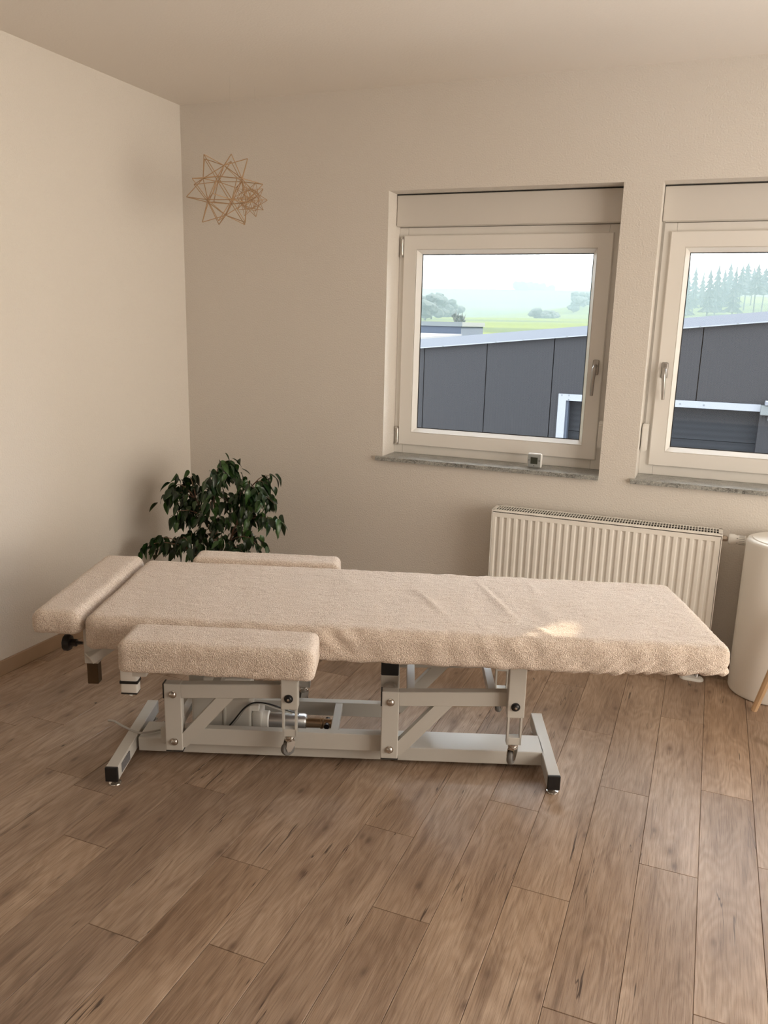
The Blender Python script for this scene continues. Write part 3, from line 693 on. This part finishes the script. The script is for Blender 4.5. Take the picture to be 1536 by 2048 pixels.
# cables
def wire(name, pts, r, mat):
    P = [Vector(p) for p in pts]; out = []
    for i in range(len(P)-1):
        p0, p1, p2, p3 = P[max(i-1, 0)], P[i], P[i+1], P[min(i+2, len(P)-1)]
        for k in range(6):
            t = k/6; out.append(0.5*((2*p1)+(p2-p0)*t+(2*p0-5*p1+4*p2-p3)*t*t+(3*p1-p0-3*p2+p3)*t**3))
    out.append(P[-1]); return obj(name, tb(out, r, 8), mat, T, True)
wire('motor_cable', [(0.325, 0.244, 0.085), (0.36, 0.242, 0.13), (0.395, 0.244, 0.175), (0.43, 0.246, 0.195), (0.48, 0.25, 0.19), (0.54, 0.26, 0.165), (0.58, 0.28, 0.14)], 0.0028, M_black)
wire('motor_cable', [(0.335, 0.243, 0.085), (0.37, 0.241, 0.13), (0.405, 0.243, 0.178), (0.45, 0.246, 0.192), (0.50, 0.25, 0.175), (0.56, 0.262, 0.150)], 0.0022, M_cable)
wire('mains_cable', [(0.16, 0.30, 0.085), (0.10, 0.25, 0.078), (0.035, 0.215, 0.080), (-0.02, 0.215, 0.100), (-0.06, 0.225, 0.115), (-0.085, 0.235, 0.112)], 0.0040, M_cable)
# hand controller hung in its strap under the near armrest
hc = obj('hand_controller', bx((0.052, 0.000, 0.335), (0.106, 0.034, 0.470), 0.006, 3), M_white, T, True)
obj('strap', bx((0.050, -0.002, 0.368), (0.108, 0.036, 0.378), 0.002), M_black, hc)
obj('base_edge', bx((0.054, -0.001, 0.333), (0.104, 0.035, 0.337)), M_black, hc)
obj('cable_stub', tb([(0.080, 0.010, 0.336), (0.080, 0.008, 0.328), (0.086, 0.010, 0.326)], 0.004, 8), M_white, hc, True)
obj('hanger', bx((0.060, 0.012, 0.465), (0.098, 0.022, 0.500)), M_frame, hc)
# head rest mount with clamping knob
hm = obj('headrest_mount', bx((-0.078, 0.050, 0.410), (-0.034, 0.090, 0.560), 0.002), M_frame, T)
obj('slide_tube', bx((-0.0735, 0.0535, 0.338), (-0.0385, 0.0865, 0.412), 0.002), M_anod, hm)
bm = bmesh.new(); beam(bm, (-0.060, 0.040, 0.432), (0.020, 0.110, 0.478), 0.045, 0.030)
sl = obj('slanted_tube', bm, M_frame, hm)
kn_ = obj('knob', lt([(0.004, -0.072), (0.006, -0.100), (0.012, -0.101), (0.012, -0.118), (0.024, -0.120), (0.027, -0.126), (0.026, -0.140), (0.018, -0.144), (0.006, -0.145)], 'X', 9, (0, 0.055, 0.478)), M_black, T, True)
obj('knob_insert', lt([(0.010, -0.1445), (0.010, -0.147), (0.004, -0.148)], 'X', 16, (0, 0.055, 0.478)), M_grey, kn_, True)
obj('knob_shaft', tb([(-0.105, 0.055, 0.478), (-0.072, 0.055, 0.478)], 0.0045, 10), M_chrome, kn_, True)

# ------------------------------------------------------------------ straw star ornaments
def star(name, label, center, edge, r, seed, rotm):
    root = thing(name, label, 'ornament', center, group=None)
    Rr = edge*0.95106; V = [Vector((0, 0, Rr)), Vector((0, 0, -Rr))]
    for k in range(5):
        for z, da in ((0.4472, 0), (-0.4472, 36)):
            a = math.radians(seed+72*k+da); V.append(Vector((0.8944*math.cos(a), 0.8944*math.sin(a), z))*Rr)
    V = [rotm @ v for v in V]
    E_ = [(i, j) for i in range(12) for j in range(i) if (V[i]-V[j]).length < edge*1.1]
    F = [(i, j, k) for i in range(12) for j in range(i) for k in range(j) if all((V[a]-V[b]).length < edge*1.1 for a, b in ((i, j), (j, k), (i, k)))]
    segs = [(V[a], V[b]) for a, b in E_]
    for f in F:
        c = sum((V[i] for i in f), Vector())/3; ap = c+c.normalized()*edge*0.8165
        segs += [(V[i], ap) for i in f]
    base = None
    for p, q in segs:
        if base is None:
            bm = bmesh.new(); tube(bm, [(0, 0, -edge/2+0.001), (0, 0, edge/2-0.001)], r, 6); base = obj('stick', bm, M_bamboo, root, True); o = base
        else:
            o = base.copy(); COL.objects.link(o); o.parent = root
        o.location = (p+q)/2; o.rotation_mode = 'QUATERNION'; o.rotation_quaternion = (q-p).to_track_quat('Z', 'Y')
    top = max((v for s in segs for v in s), key=lambda v: v.z)
    obj('thread', tb([top, (top.x, top.y, H-center[2])], 0.00035, 5), M_thread, root)
    return root
star('straw_star', 'large spiky star ornament of thin straw sticks hanging in the corner', (0.548, -0.45, 2.055), 0.110, 0.0019, -147.3, Matrix.Rotation(0.03, 3, 'X'))
star('straw_star', 'small spiky star ornament of straw sticks behind the large one', (0.527, -0.20, 2.053), 0.0523, 0.0014, 20, Matrix.Rotation(0.9, 3, 'Z') @ Matrix.Rotation(0.6, 3, 'X'))

# ------------------------------------------------------------------ weeping fig in the corner
def ray(px, py):
    return (fwd+r2*((px-768)/FPX)-u2*((py-1024)/FPX))
def at(px, py, y):
    d = ray(px, py); t = (y-CAM.y)/d.y; return CAM+d*t
PB = Vector((0.49, -0.50, 0.0))
pt = thing('potted_fig', 'leafy green weeping fig in the corner behind the treatment table', 'plant', PB)
obj('pot', lt([(0.095, 0.0), (0.10, 0.01), (0.130, 0.245), (0.135, 0.25), (0.135, 0.262), (0.125, 0.262), (0.122, 0.235), (0.03, 0.235)], 'Z', 40), M_pot, pt, True)
obj('soil', lt([(0.121, 0.22), (0.120, 0.243), (0.02, 0.246)], 'Z', 32), M_soil, pt, True)
rp = random.Random(11)
stems = [[(0.49, -0.50, 0.23)]+[tuple(at(x, y, yy)) for x, y, yy in ((438, 1110, -0.5), (432, 1060, -0.5), (428, 1000, -0.51), (432, 955, -0.5))],
         [(0.50, -0.50, 0.23)]+[tuple(at(x, y, yy)) for x, y, yy in ((440, 1105, -0.49), (414, 1045, -0.44), (392, 1000, -0.42))],
         [(0.51, -0.49, 0.23)]+[tuple(at(x, y, yy)) for x, y, yy in ((450, 1105, -0.5), (472, 1050, -0.46), (492, 990, -0.42))],
         [(0.48, -0.51, 0.23)]+[tuple(at(x, y, yy)) for x, y, yy in ((425, 1112, -0.52), (380, 1100, -0.56))]]
bm = bmesh.new(); nodes = []
for s in stems:
    P = [Vector(p)-PB for p in s]; fine = []
    for a, b in zip(P, P[1:]):
        for k in range(5): fine.append(a.lerp(b, k/5)+Vector((noise.noise(a*9+b*k), noise.noise(a*7-b*k), 0))*0.006)
    fine.append(P[-1]); n_ = len(fine)
    tube(bm, fine, [0.0085*(1-0.75*i/n_) for i in range(n_)], 7); nodes += [p for p in fine if p.z > 0.28]
clusters = [(455, 932, 1), (462, 958, 1.3), (440, 950, 1), (430, 975, 1), (470, 945, 1), (350, 978, 1), (378, 960, .8), (385, 985, 1.2), (342, 1000, .8), (362, 1010, 1), (392, 1015, 1.2), (348, 1035, 1), (366, 1045, 1),
            (400, 1040, 1.2), (420, 1020, 1), (497, 975, 1), (528, 972, 1), (515, 990, 1), (540, 958, .5), (520, 1015, 1.1), (545, 1010, .8), (498, 1005, 1.2), (480, 1000, 1), (530, 1045, 1), (552, 1050, .8),
            (505, 1040, 1.1), (480, 1030, 1.2), (455, 1010, 1), (450, 1045, 1.2), (430, 1050, 1), (470, 1070, 1.2), (500, 1075, 1.1), (510, 1092, .7), (440, 1085, 1.1), (410, 1075, 1.2), (385, 1075, 1.1),
            (365, 1085, 1.1), (350, 1100, .9), (310, 1085, 1), (295, 1100, 1), (325, 1105, .7), (395, 1100, 1.1), (425, 1105, 1), (460, 1100, 1), (485, 1110, .8), (375, 1110, .9), (415, 990, .9), (375, 1030, 1)]
leafspots = []
for (cx, cy, wgt) in clusters:
    yy = -0.50+rp.uniform(-0.13, 0.13)
    if cx < 340: yy = -0.58+rp.uniform(-0.03, 0.03)
    tip = at(cx, cy-6, yy)-PB
    if tip.x+PB.x < 0.05: tip.x = 0.05-PB.x
    cand = [q for q in nodes if q.z < tip.z+0.02] or nodes
    s0 = min(cand, key=lambda q: (q-tip).length+0.35*abs(q.z-(tip.z-0.08)))
    mid = s0.lerp(tip, 0.55)+Vector((0, 0, 0.03)); end = tip+(tip-s0).normalized()*0.02-Vector((0, 0, 0.012))
    P = [s0, s0.lerp(mid, 0.5)+Vector((0, 0, 0.008)), mid, mid.lerp(tip, 0.6)+Vector((0, 0, 0.010)), tip, end]
    tube(bm, P, [0.0030, 0.0026, 0.0021, 0.0017, 0.0013, 0.0008], 5)
    n_l = int(14*wgt+3)
    for k in range(n_l):
        t = rp.uniform(0.42, 1.05); i = min(4, int(t*4.7)); q = P[i].lerp(P[min(i+1, 5)], t*4.7-i if t*4.7 < 5 else 1)
        q = q+Vector((rp.gauss(0, 0.020), rp.gauss(0, 0.026), rp.gauss(0, 0.014)))
        out = (tip-s0); leafspots.append((q, out))
obj('branches', bm, M_bark, pt, True)
def leaf_bm(curve, w, l):
    b = bmesh.new(); n = 6; rows = []
    for i in range(n+1):
        t = i/n; ww = w*math.sin(PI*min(1, t**0.75*0.97+0.02))**0.85*(1-0.25*t); x = l*t; z = -curve*l*t*t
        if i == n: ww = 0.0003
        rows.append([b.verts.new((x, -ww, z+ww*0.35)), b.verts.new((x, 0, z)), b.verts.new((x, ww, z+ww*0.35))])
    for a, c in zip(rows, rows[1:]):
        for k in range(2): b.faces.new((a[k], a[k+1], c[k+1], c[k]))
    return b
rp.shuffle(leafspots)
protos = []; stuff = bmesh.new()
for i, (q, out) in enumerate(leafspots):
    az = math.atan2(out.y, out.x)+rp.gauss(0, 1.1); pit = math.radians(rp.uniform(15, 80)); rol = rp.gauss(0, 0.5); sc = rp.uniform(0.75, 1.2)
    Mx = Matrix.Translation(q) @ Matrix.Rotation(az, 4, 'Z') @ Matrix.Rotation(pit, 4, 'Y') @ Matrix.Rotation(rol, 4, 'X') @ Matrix.Scale(sc, 4)
    wp = Mx @ Vector((0.055, 0, 0))+PB
    if wp.x < 0.01 or wp.y > -0.01: continue
    if i < 298:
        if i < 4:
            o = obj('leaf', leaf_bm((0.35, 0.6, 0.15, 0.8)[i], (0.0155, 0.0165, 0.014, 0.0155)[i], (0.058, 0.063, 0.052, 0.060)[i]), M_leaf, pt, True, angle=180); protos.append(o)
        else:
            o = protos[i % 4].copy(); COL.objects.link(o); o.parent = pt
        o.matrix_local = Mx
    else:
        lb = leaf_bm(rp.choice((0.35, 0.6, 0.15)), 0.015, 0.057); me = bpy.data.meshes.new('tmp'); lb.to_mesh(me); lb.free(); me.transform(Mx); stuff.from_mesh(me); bpy.data.meshes.remove(me)
tag(obj('leaves', stuff, M_leaf, pt, True, angle=180), kind='stuff')

# ------------------------------------------------------------------ outdoors
def smooth(t): t = max(0.0, min(1.0, t)); return t*t*(3-2*t)
def hgt(x, y):
    K = [(12, -2.2), (30, -1.2), (60, 0.25), (110, 1.6), (150, 2.5), (200, 2.0), (300, 7.0), (450, 20.0), (520, 20.5), (900, 8)]
    z = K[0][1]
    for (a, za), (b, zb_) in zip(K, K[1:]):
        if a <= y <= b: z = za+(zb_-za)*smooth((y-a)/(b-a)); break
    if y > K[-1][0]: z = K[-1][1]
    z += 4.6*math.exp(-(((x+22)/30)**2+((y-225)/38)**2))
    z += 6.0*math.exp(-(((x-14)/26)**2+((y-215)/45)**2))
    z += 0.7*noise.noise(Vector((x*0.012, y*0.012, 0)))*smooth((y-40)/100)
    return z
bm = bmesh.new(); gx = [-260+8*i for i in range(66)]; gy = [12+6*j for j in range(30)]+[192+9*j for j in range(60)]
G = [[bm.verts.new((x, y, hgt(x, y))) for x in gx] for y in gy]
for a, b in zip(G, G[1:]):
    for k in range(len(gx)-1): bm.faces.new((a[k], a[k+1], b[k+1], b[k]))
tag(obj('field', bm, M_field, None, True, angle=180), 'bright green fields rolling up to a hazy hill behind the dark building', 'field', kind='structure')
tag(obj('yard', bx((-40, 0.41, -2.4), (40, 12.5, -2.2)), M_yard), 'grey paved yard below the windows', 'yard', kind='structure')

# neighbour's dark building with sloping roof edge, parallel to the back wall
NB = 8.0
nb = thing('dark_building', 'dark grey panel-clad building with a sloping pale roof edge beyond both windows', 'building', (0, NB, 0))
def ztop(x): return 1.262+0.1045*(x+1.446)
xj = [-3.36, -2.38, -1.405, -0.438, 0.540, 1.515, 2.495, 3.470, 4.445, 5.42]
for a, b in zip(xj, xj[1:]):
    bm = bmesh.new(); prism(bm, [(a+0.006, -2.2), (b-0.006, -2.2), (b-0.006, ztop(b)-0.10), (a+0.006, ztop(a)-0.10)], 'Y', 0.0, 0.12)
    if a > 0.5 and b < 3.5:     # cut away where the gate stands
        bm.free(); bm = bmesh.new(); prism(bm, [(a+0.006, 0.55), (b-0.006, 0.55), (b-0.006, ztop(b)-0.10), (a+0.006, ztop(a)-0.10)], 'Y', 0.0, 0.12)
    obj('wall_panel', bm, M_panel, nb)
obj('wall_panel', bx((0.546, 0.0, -2.2), (0.654, 0.12, 0.5495)), M_panel, nb)
obj('wall_core', bmf(lambda b: prism(b, [(-3.36, -2.2), (5.42, -2.2), (5.42, ztop(5.42)-0.12), (-3.36, ztop(-3.36)-0.12)], 'Y', 0.12 if False else 0.45, 0.60)), M_dark, nb)
obj('roof', bmf(lambda b: prism(b, [(-3.4, ztop(-3.4)-0.11), (5.45, ztop(5.45)-0.11), (5.45, ztop(5.45)-0.03), (-3.4, ztop(-3.4)-0.03)], 'Y', 0.1, 1.6)), M_fascia, nb)
obj('fascia', bmf(lambda b: prism(b, [(-3.4, ztop(-3.4)-0.125), (5.45, ztop(5.45)-0.125), (5.45, ztop(5.45)), (-3.4, ztop(-3.4))], 'Y', -0.06, 0.14)), M_fascia, nb)
obj('drip_edge', bmf(lambda b: prism(b, [(-3.4, ztop(-3.4)-0.137), (5.45, ztop(5.45)-0.137), (5.45, ztop(5.45)-0.122), (-3.4, ztop(-3.4)-0.122)], 'Y', -0.07, 0.02)), M_whitemetal, nb)
for x in (-1.1, -0.3, 0.1, 0.72, 1.6, 2.45, 2.9): obj('screw', lt([(0.012, 0.0), (0.010, -0.012)], 'Y', 10, (x, -0.07, ztop(x)-0.130)), M_greycap, nb)
gt = obj('gate_frame', bmf(lambda b: (box(b, (0.655, -0.03, -2.2), (0.765, 0.12, 0.470)), box(b, (0.655, -0.03, 0.470), (3.30, 0.12, 0.562)))), M_whitemetal, nb)
obj('jamb', bx((0.765, 0.0, -2.2), (0.80, 0.14, 0.47)), M_bluewall, gt)
for x, z in ((0.70, 0.545), (0.80, 0.545), (0.80, 0.485), (2.3, 0.515), (2.6, 0.515)): obj('screw', lt([(0.010, 0.0), (0.008, -0.008)], 'Y', 10, (x, -0.03, z)), M_greycap, gt)
for k in range(6):
    obj('gate_section', bx((0.80, 0.14, 0.47-0.45*(k+1)+0.006), (3.30, 0.18, 0.47-0.45*k)), M_gdoor, nb)
bkt = obj('rail_bracket', bx((3.30, -0.10, 0.430), (3.75, 0.02, 0.56), 0.01), M_greycap, nb)
obj('bracket_cover', bx((3.34, -0.13, 0.56), (3.75, 0.02, 0.62), 0.01), M_fascia, bkt)
obj('bracket_lug', bx((3.40, -0.12, 0.36), (3.47, -0.02, 0.43), 0.01), M_whitemetal, bkt)
obj('post', bx((3.30, 0.0, -2.2), (3.49, 0.14, 0.55)), M_panel, nb)
# unseen wall added outside the glazed door to block its sky light
tag(obj('sky_blocker', bx((8.2, -12, -2.4), (8.5, 0.0, 7.6)), M_blocker), kind='structure')
# small building further back on the left, with its low metal roof in front
sb = thing('small_building', 'small slate blue building with a grey flat roof behind the sloping roof edge', 'building', (-7.6, 25, -1.5))
obj('wall', bx((-1.4, 0, 0), (1.67, 3, 2.95)), M_bluewall, sb)
obj('roof_cap', bx((-1.5, -0.06, 2.90), (1.72, 3.06, 3.06)), M_greycap, sb)
obj('low_roof', bmf(lambda b: prism(b, [(-12.0, 2.42), (-0.06, 2.64), (-0.06, 2.58), (-12.0, 2.36)], 'X', -1.6, 1.72)), M_fascia, sb)
obj('low_wall', bx((-1.55, -11.9, -0.6), (1.66, -0.02, 2.34)), M_bluewall, sb)

# trees
def conifer(x, y, h, seed, label, group, bare=False):
    r = random.Random(seed); zb_ = hgt(x, y)-0.3
    t = thing('conifer', label, 'tree', (x, y, zb_), r.uniform(0, 6), group)
    obj('trunk', tb([(0, 0, 0), (0.1, 0, h*0.5), (0, 0, h*0.96)], [0.16, 0.10, 0.02], 6), M_tree2, t)
    bm = bmesh.new(); n = 9; z0 = h*(r.uniform(0.40, 0.55) if bare else r.uniform(0.08, 0.2))
    for k in range(n):
        f = k/(n-1); z = z0+(h-z0)*f; rad = h*0.21*(1-f)**0.8*r.uniform(0.7, 1.15)+0.12; c = bm.verts.new((r.uniform(-.1, .1), r.uniform(-.1, .1), z+(h-z0)*0.16)); m = 11; ring = []
        for j in range(m*2):
            a = PI*j/m+k; q = rad*(1.0 if j % 2 else 0.55)*r.uniform(0.75, 1.2); ring.append(bm.verts.new((q*math.cos(a), q*math.sin(a), z-q*0.18+r.uniform(-.1, .1))))
        for j in range(m*2): bm.faces.new((c, ring[j], ring[(j+1) % (m*2)]))
        bm.faces.new(ring)
    obj('crown', bm, M_tree, t)
def broadleaf(x, y, h, w, seed, label, group, name='tree', sparse=False):
    r = random.Random(seed); zb_ = hgt(x, y)-0.2
    t = thing(name, label, 'tree' if name == 'tree' else 'bush', (x, y, zb_), 0, group)
    bm = bmesh.new(); tube(bm, [(0, 0, 0), (0.05, 0, h*0.35), (0, 0, h*0.8)], [0.15, 0.11, 0.03], 6)
    for k in range(9 if sparse else 5):
        a = r.uniform(0, 2*PI); z = h*r.uniform(0.2, 0.5); q = w*r.uniform(0.3, 0.9)
        tube(bm, [(0, 0, z), (q*0.5*math.cos(a), q*0.5*math.sin(a), z+h*0.22), (q*math.cos(a), q*math.sin(a), z+h*r.uniform(.3, .5))], [0.07, 0.05, 0.015], 4)
    obj('trunk', bm, M_tree2, t)
    bm = bmesh.new()
    for k in range(10):
        a = r.uniform(0, 2*PI); q = w*0.62*r.random()**0.6; z = h*r.uniform(0.22, 0.86) if name == 'tree' else h*r.uniform(0.3, 0.62); rr_ = w*r.uniform(0.28, 0.45)
        res = bmesh.ops.create_icosphere(bm, subdivisions=2, radius=rr_)
        for v in res['verts']:
            v.co *= 1+0.35*noise.noise(v.co*3.0/w*1.5+Vector((seed, k, 0))); v.co.z *= 0.8 if name == 'tree' else 0.6
            v.co += Vector((q*math.cos(a), q*math.sin(a), z))
    obj('crown', bm, M_tree, t)
ORD = ['first', 'second', 'third', 'fourth', 'fifth', 'sixth', 'seventh', 'eighth', 'ninth', 'tenth', 'eleventh', 'twelfth', 'thirteenth', 'fourteenth', 'fifteenth']
gW = 'conifers of the wood above the sloping roof'
def rayx(px, y): return at(px, 640, y).x
for i, (px, tp) in enumerate([(1352, 552), (1368, 545), (1382, 538), (1398, 548), (1412, 542), (1427, 534), (1440, 540), (1450, 527), (1462, 538), (1474, 532), (1484, 526), (1497, 536), (1505, 530), (1520, 536), (1534, 532)]):
    yy = 160+(i % 4)*10; x = rayx(px, yy); top = at(px, tp, yy).z
    conifer(x, yy, max(3.0, top-hgt(x, yy)), 100+i, '%s hazy conifer from the left in the wood through the right window' % ORD[i], gW, bare=px > 1470)
for i, (px, tp) in enumerate([(850, 579), (862, 584), (876, 582), (890, 592), (903, 603)]):
    yy = 118+i*9; x = rayx(px, yy); top = at(px, tp, yy).z
    broadleaf(x, yy, max(2.5, top-hgt(x, yy)), 2.6, 200+i, '%s hazy round tree from the left above the small blue building' % ORD[i], 'trees above the small blue building')
for i, (px, tp) in enumerate([(912, 612), (922, 618)]):
    yy = 70+i*3; x = rayx(px, yy); top = at(px, tp, yy).z
    broadleaf(x, yy, max(1.6, top-hgt(x, yy)), 0.5, 230+i, 'thin bare %s sapling by the corner of the small blue building' % ('left-hand', 'right-hand')[i], 'bare saplings by the small building', sparse=True)
for i, (px, tp) in enumerate([(1040, 567), (1052, 564), (1064, 563), (1076, 567), (1090, 576)]):
    yy = 425+i*15; x = rayx(px, yy); top = at(px, tp, yy).z
    broadleaf(x, yy, max(4, top-hgt(x, yy)), 5.4, 250+i, 'very faint %s tree from the left in the copse on the horizon' % ORD[i], 'copse on the far ridge')
for i, (px, tp, w) in enumerate([(1075, 606, 3.0), (1090, 617, 3.6), (1102, 619, 3.0)]):
    yy = 156+i*9; x = rayx(px, yy); top = at(px, tp, yy).z
    broadleaf(x, yy, max(1.5, top-hgt(x, yy)), w*0.8, 270+i, '%s bush from the left in the dark hedge amid the green fields' % ORD[i], 'hedge in the fields', name='bush')
for i, (px, tp) in enumerate([(1146, 583), (1156, 582), (1166, 584), (1176, 583)]):
    yy = 196+i*8; x = rayx(px, yy); top = at(px, tp, yy).z
    broadleaf(x, yy, max(2.5, top-hgt(x, yy)), 2.6, 290+i, '%s hazy round tree from the left on the rise behind the fields' % ORD[i], 'trees on the rise')
yy = 200; x = rayx(1187, yy); conifer(x, yy, at(1187, 570, yy).z-hgt(x, yy), 300, 'single taller conifer rising at the right edge of the left window view', None)

# haze over the fields
hm_ = bpy.data.materials.new('haze'); hm_.use_nodes = True; nt = hm_.node_tree; nt.nodes.clear()
o_ = nd(nt, 'ShaderNodeOutputMaterial'); vs_ = nd(nt, 'ShaderNodeVolumeScatter'); vs_.inputs['Color'].default_value = (0.70, 0.92, 1.0, 1); vs_.inputs['Density'].default_value = 0.00155
va_ = nd(nt, 'ShaderNodeVolumeAbsorption'); va_.inputs['Color'].default_value = (0, 0, 0, 1); va_.inputs['Density'].default_value = 0.0052
as_ = nd(nt, 'ShaderNodeAddShader'); ln(nt, vs_.outputs[0], as_.inputs[0]); ln(nt, va_.outputs[0], as_.inputs[1])
ln(nt, as_.outputs[0], o_.inputs['Volume'])
tag(obj('haze', bx((-255, 40, -6), (255, 700, 26)), hm_), 'pale bluish morning haze lying over the distant fields', 'haze', kind='stuff')
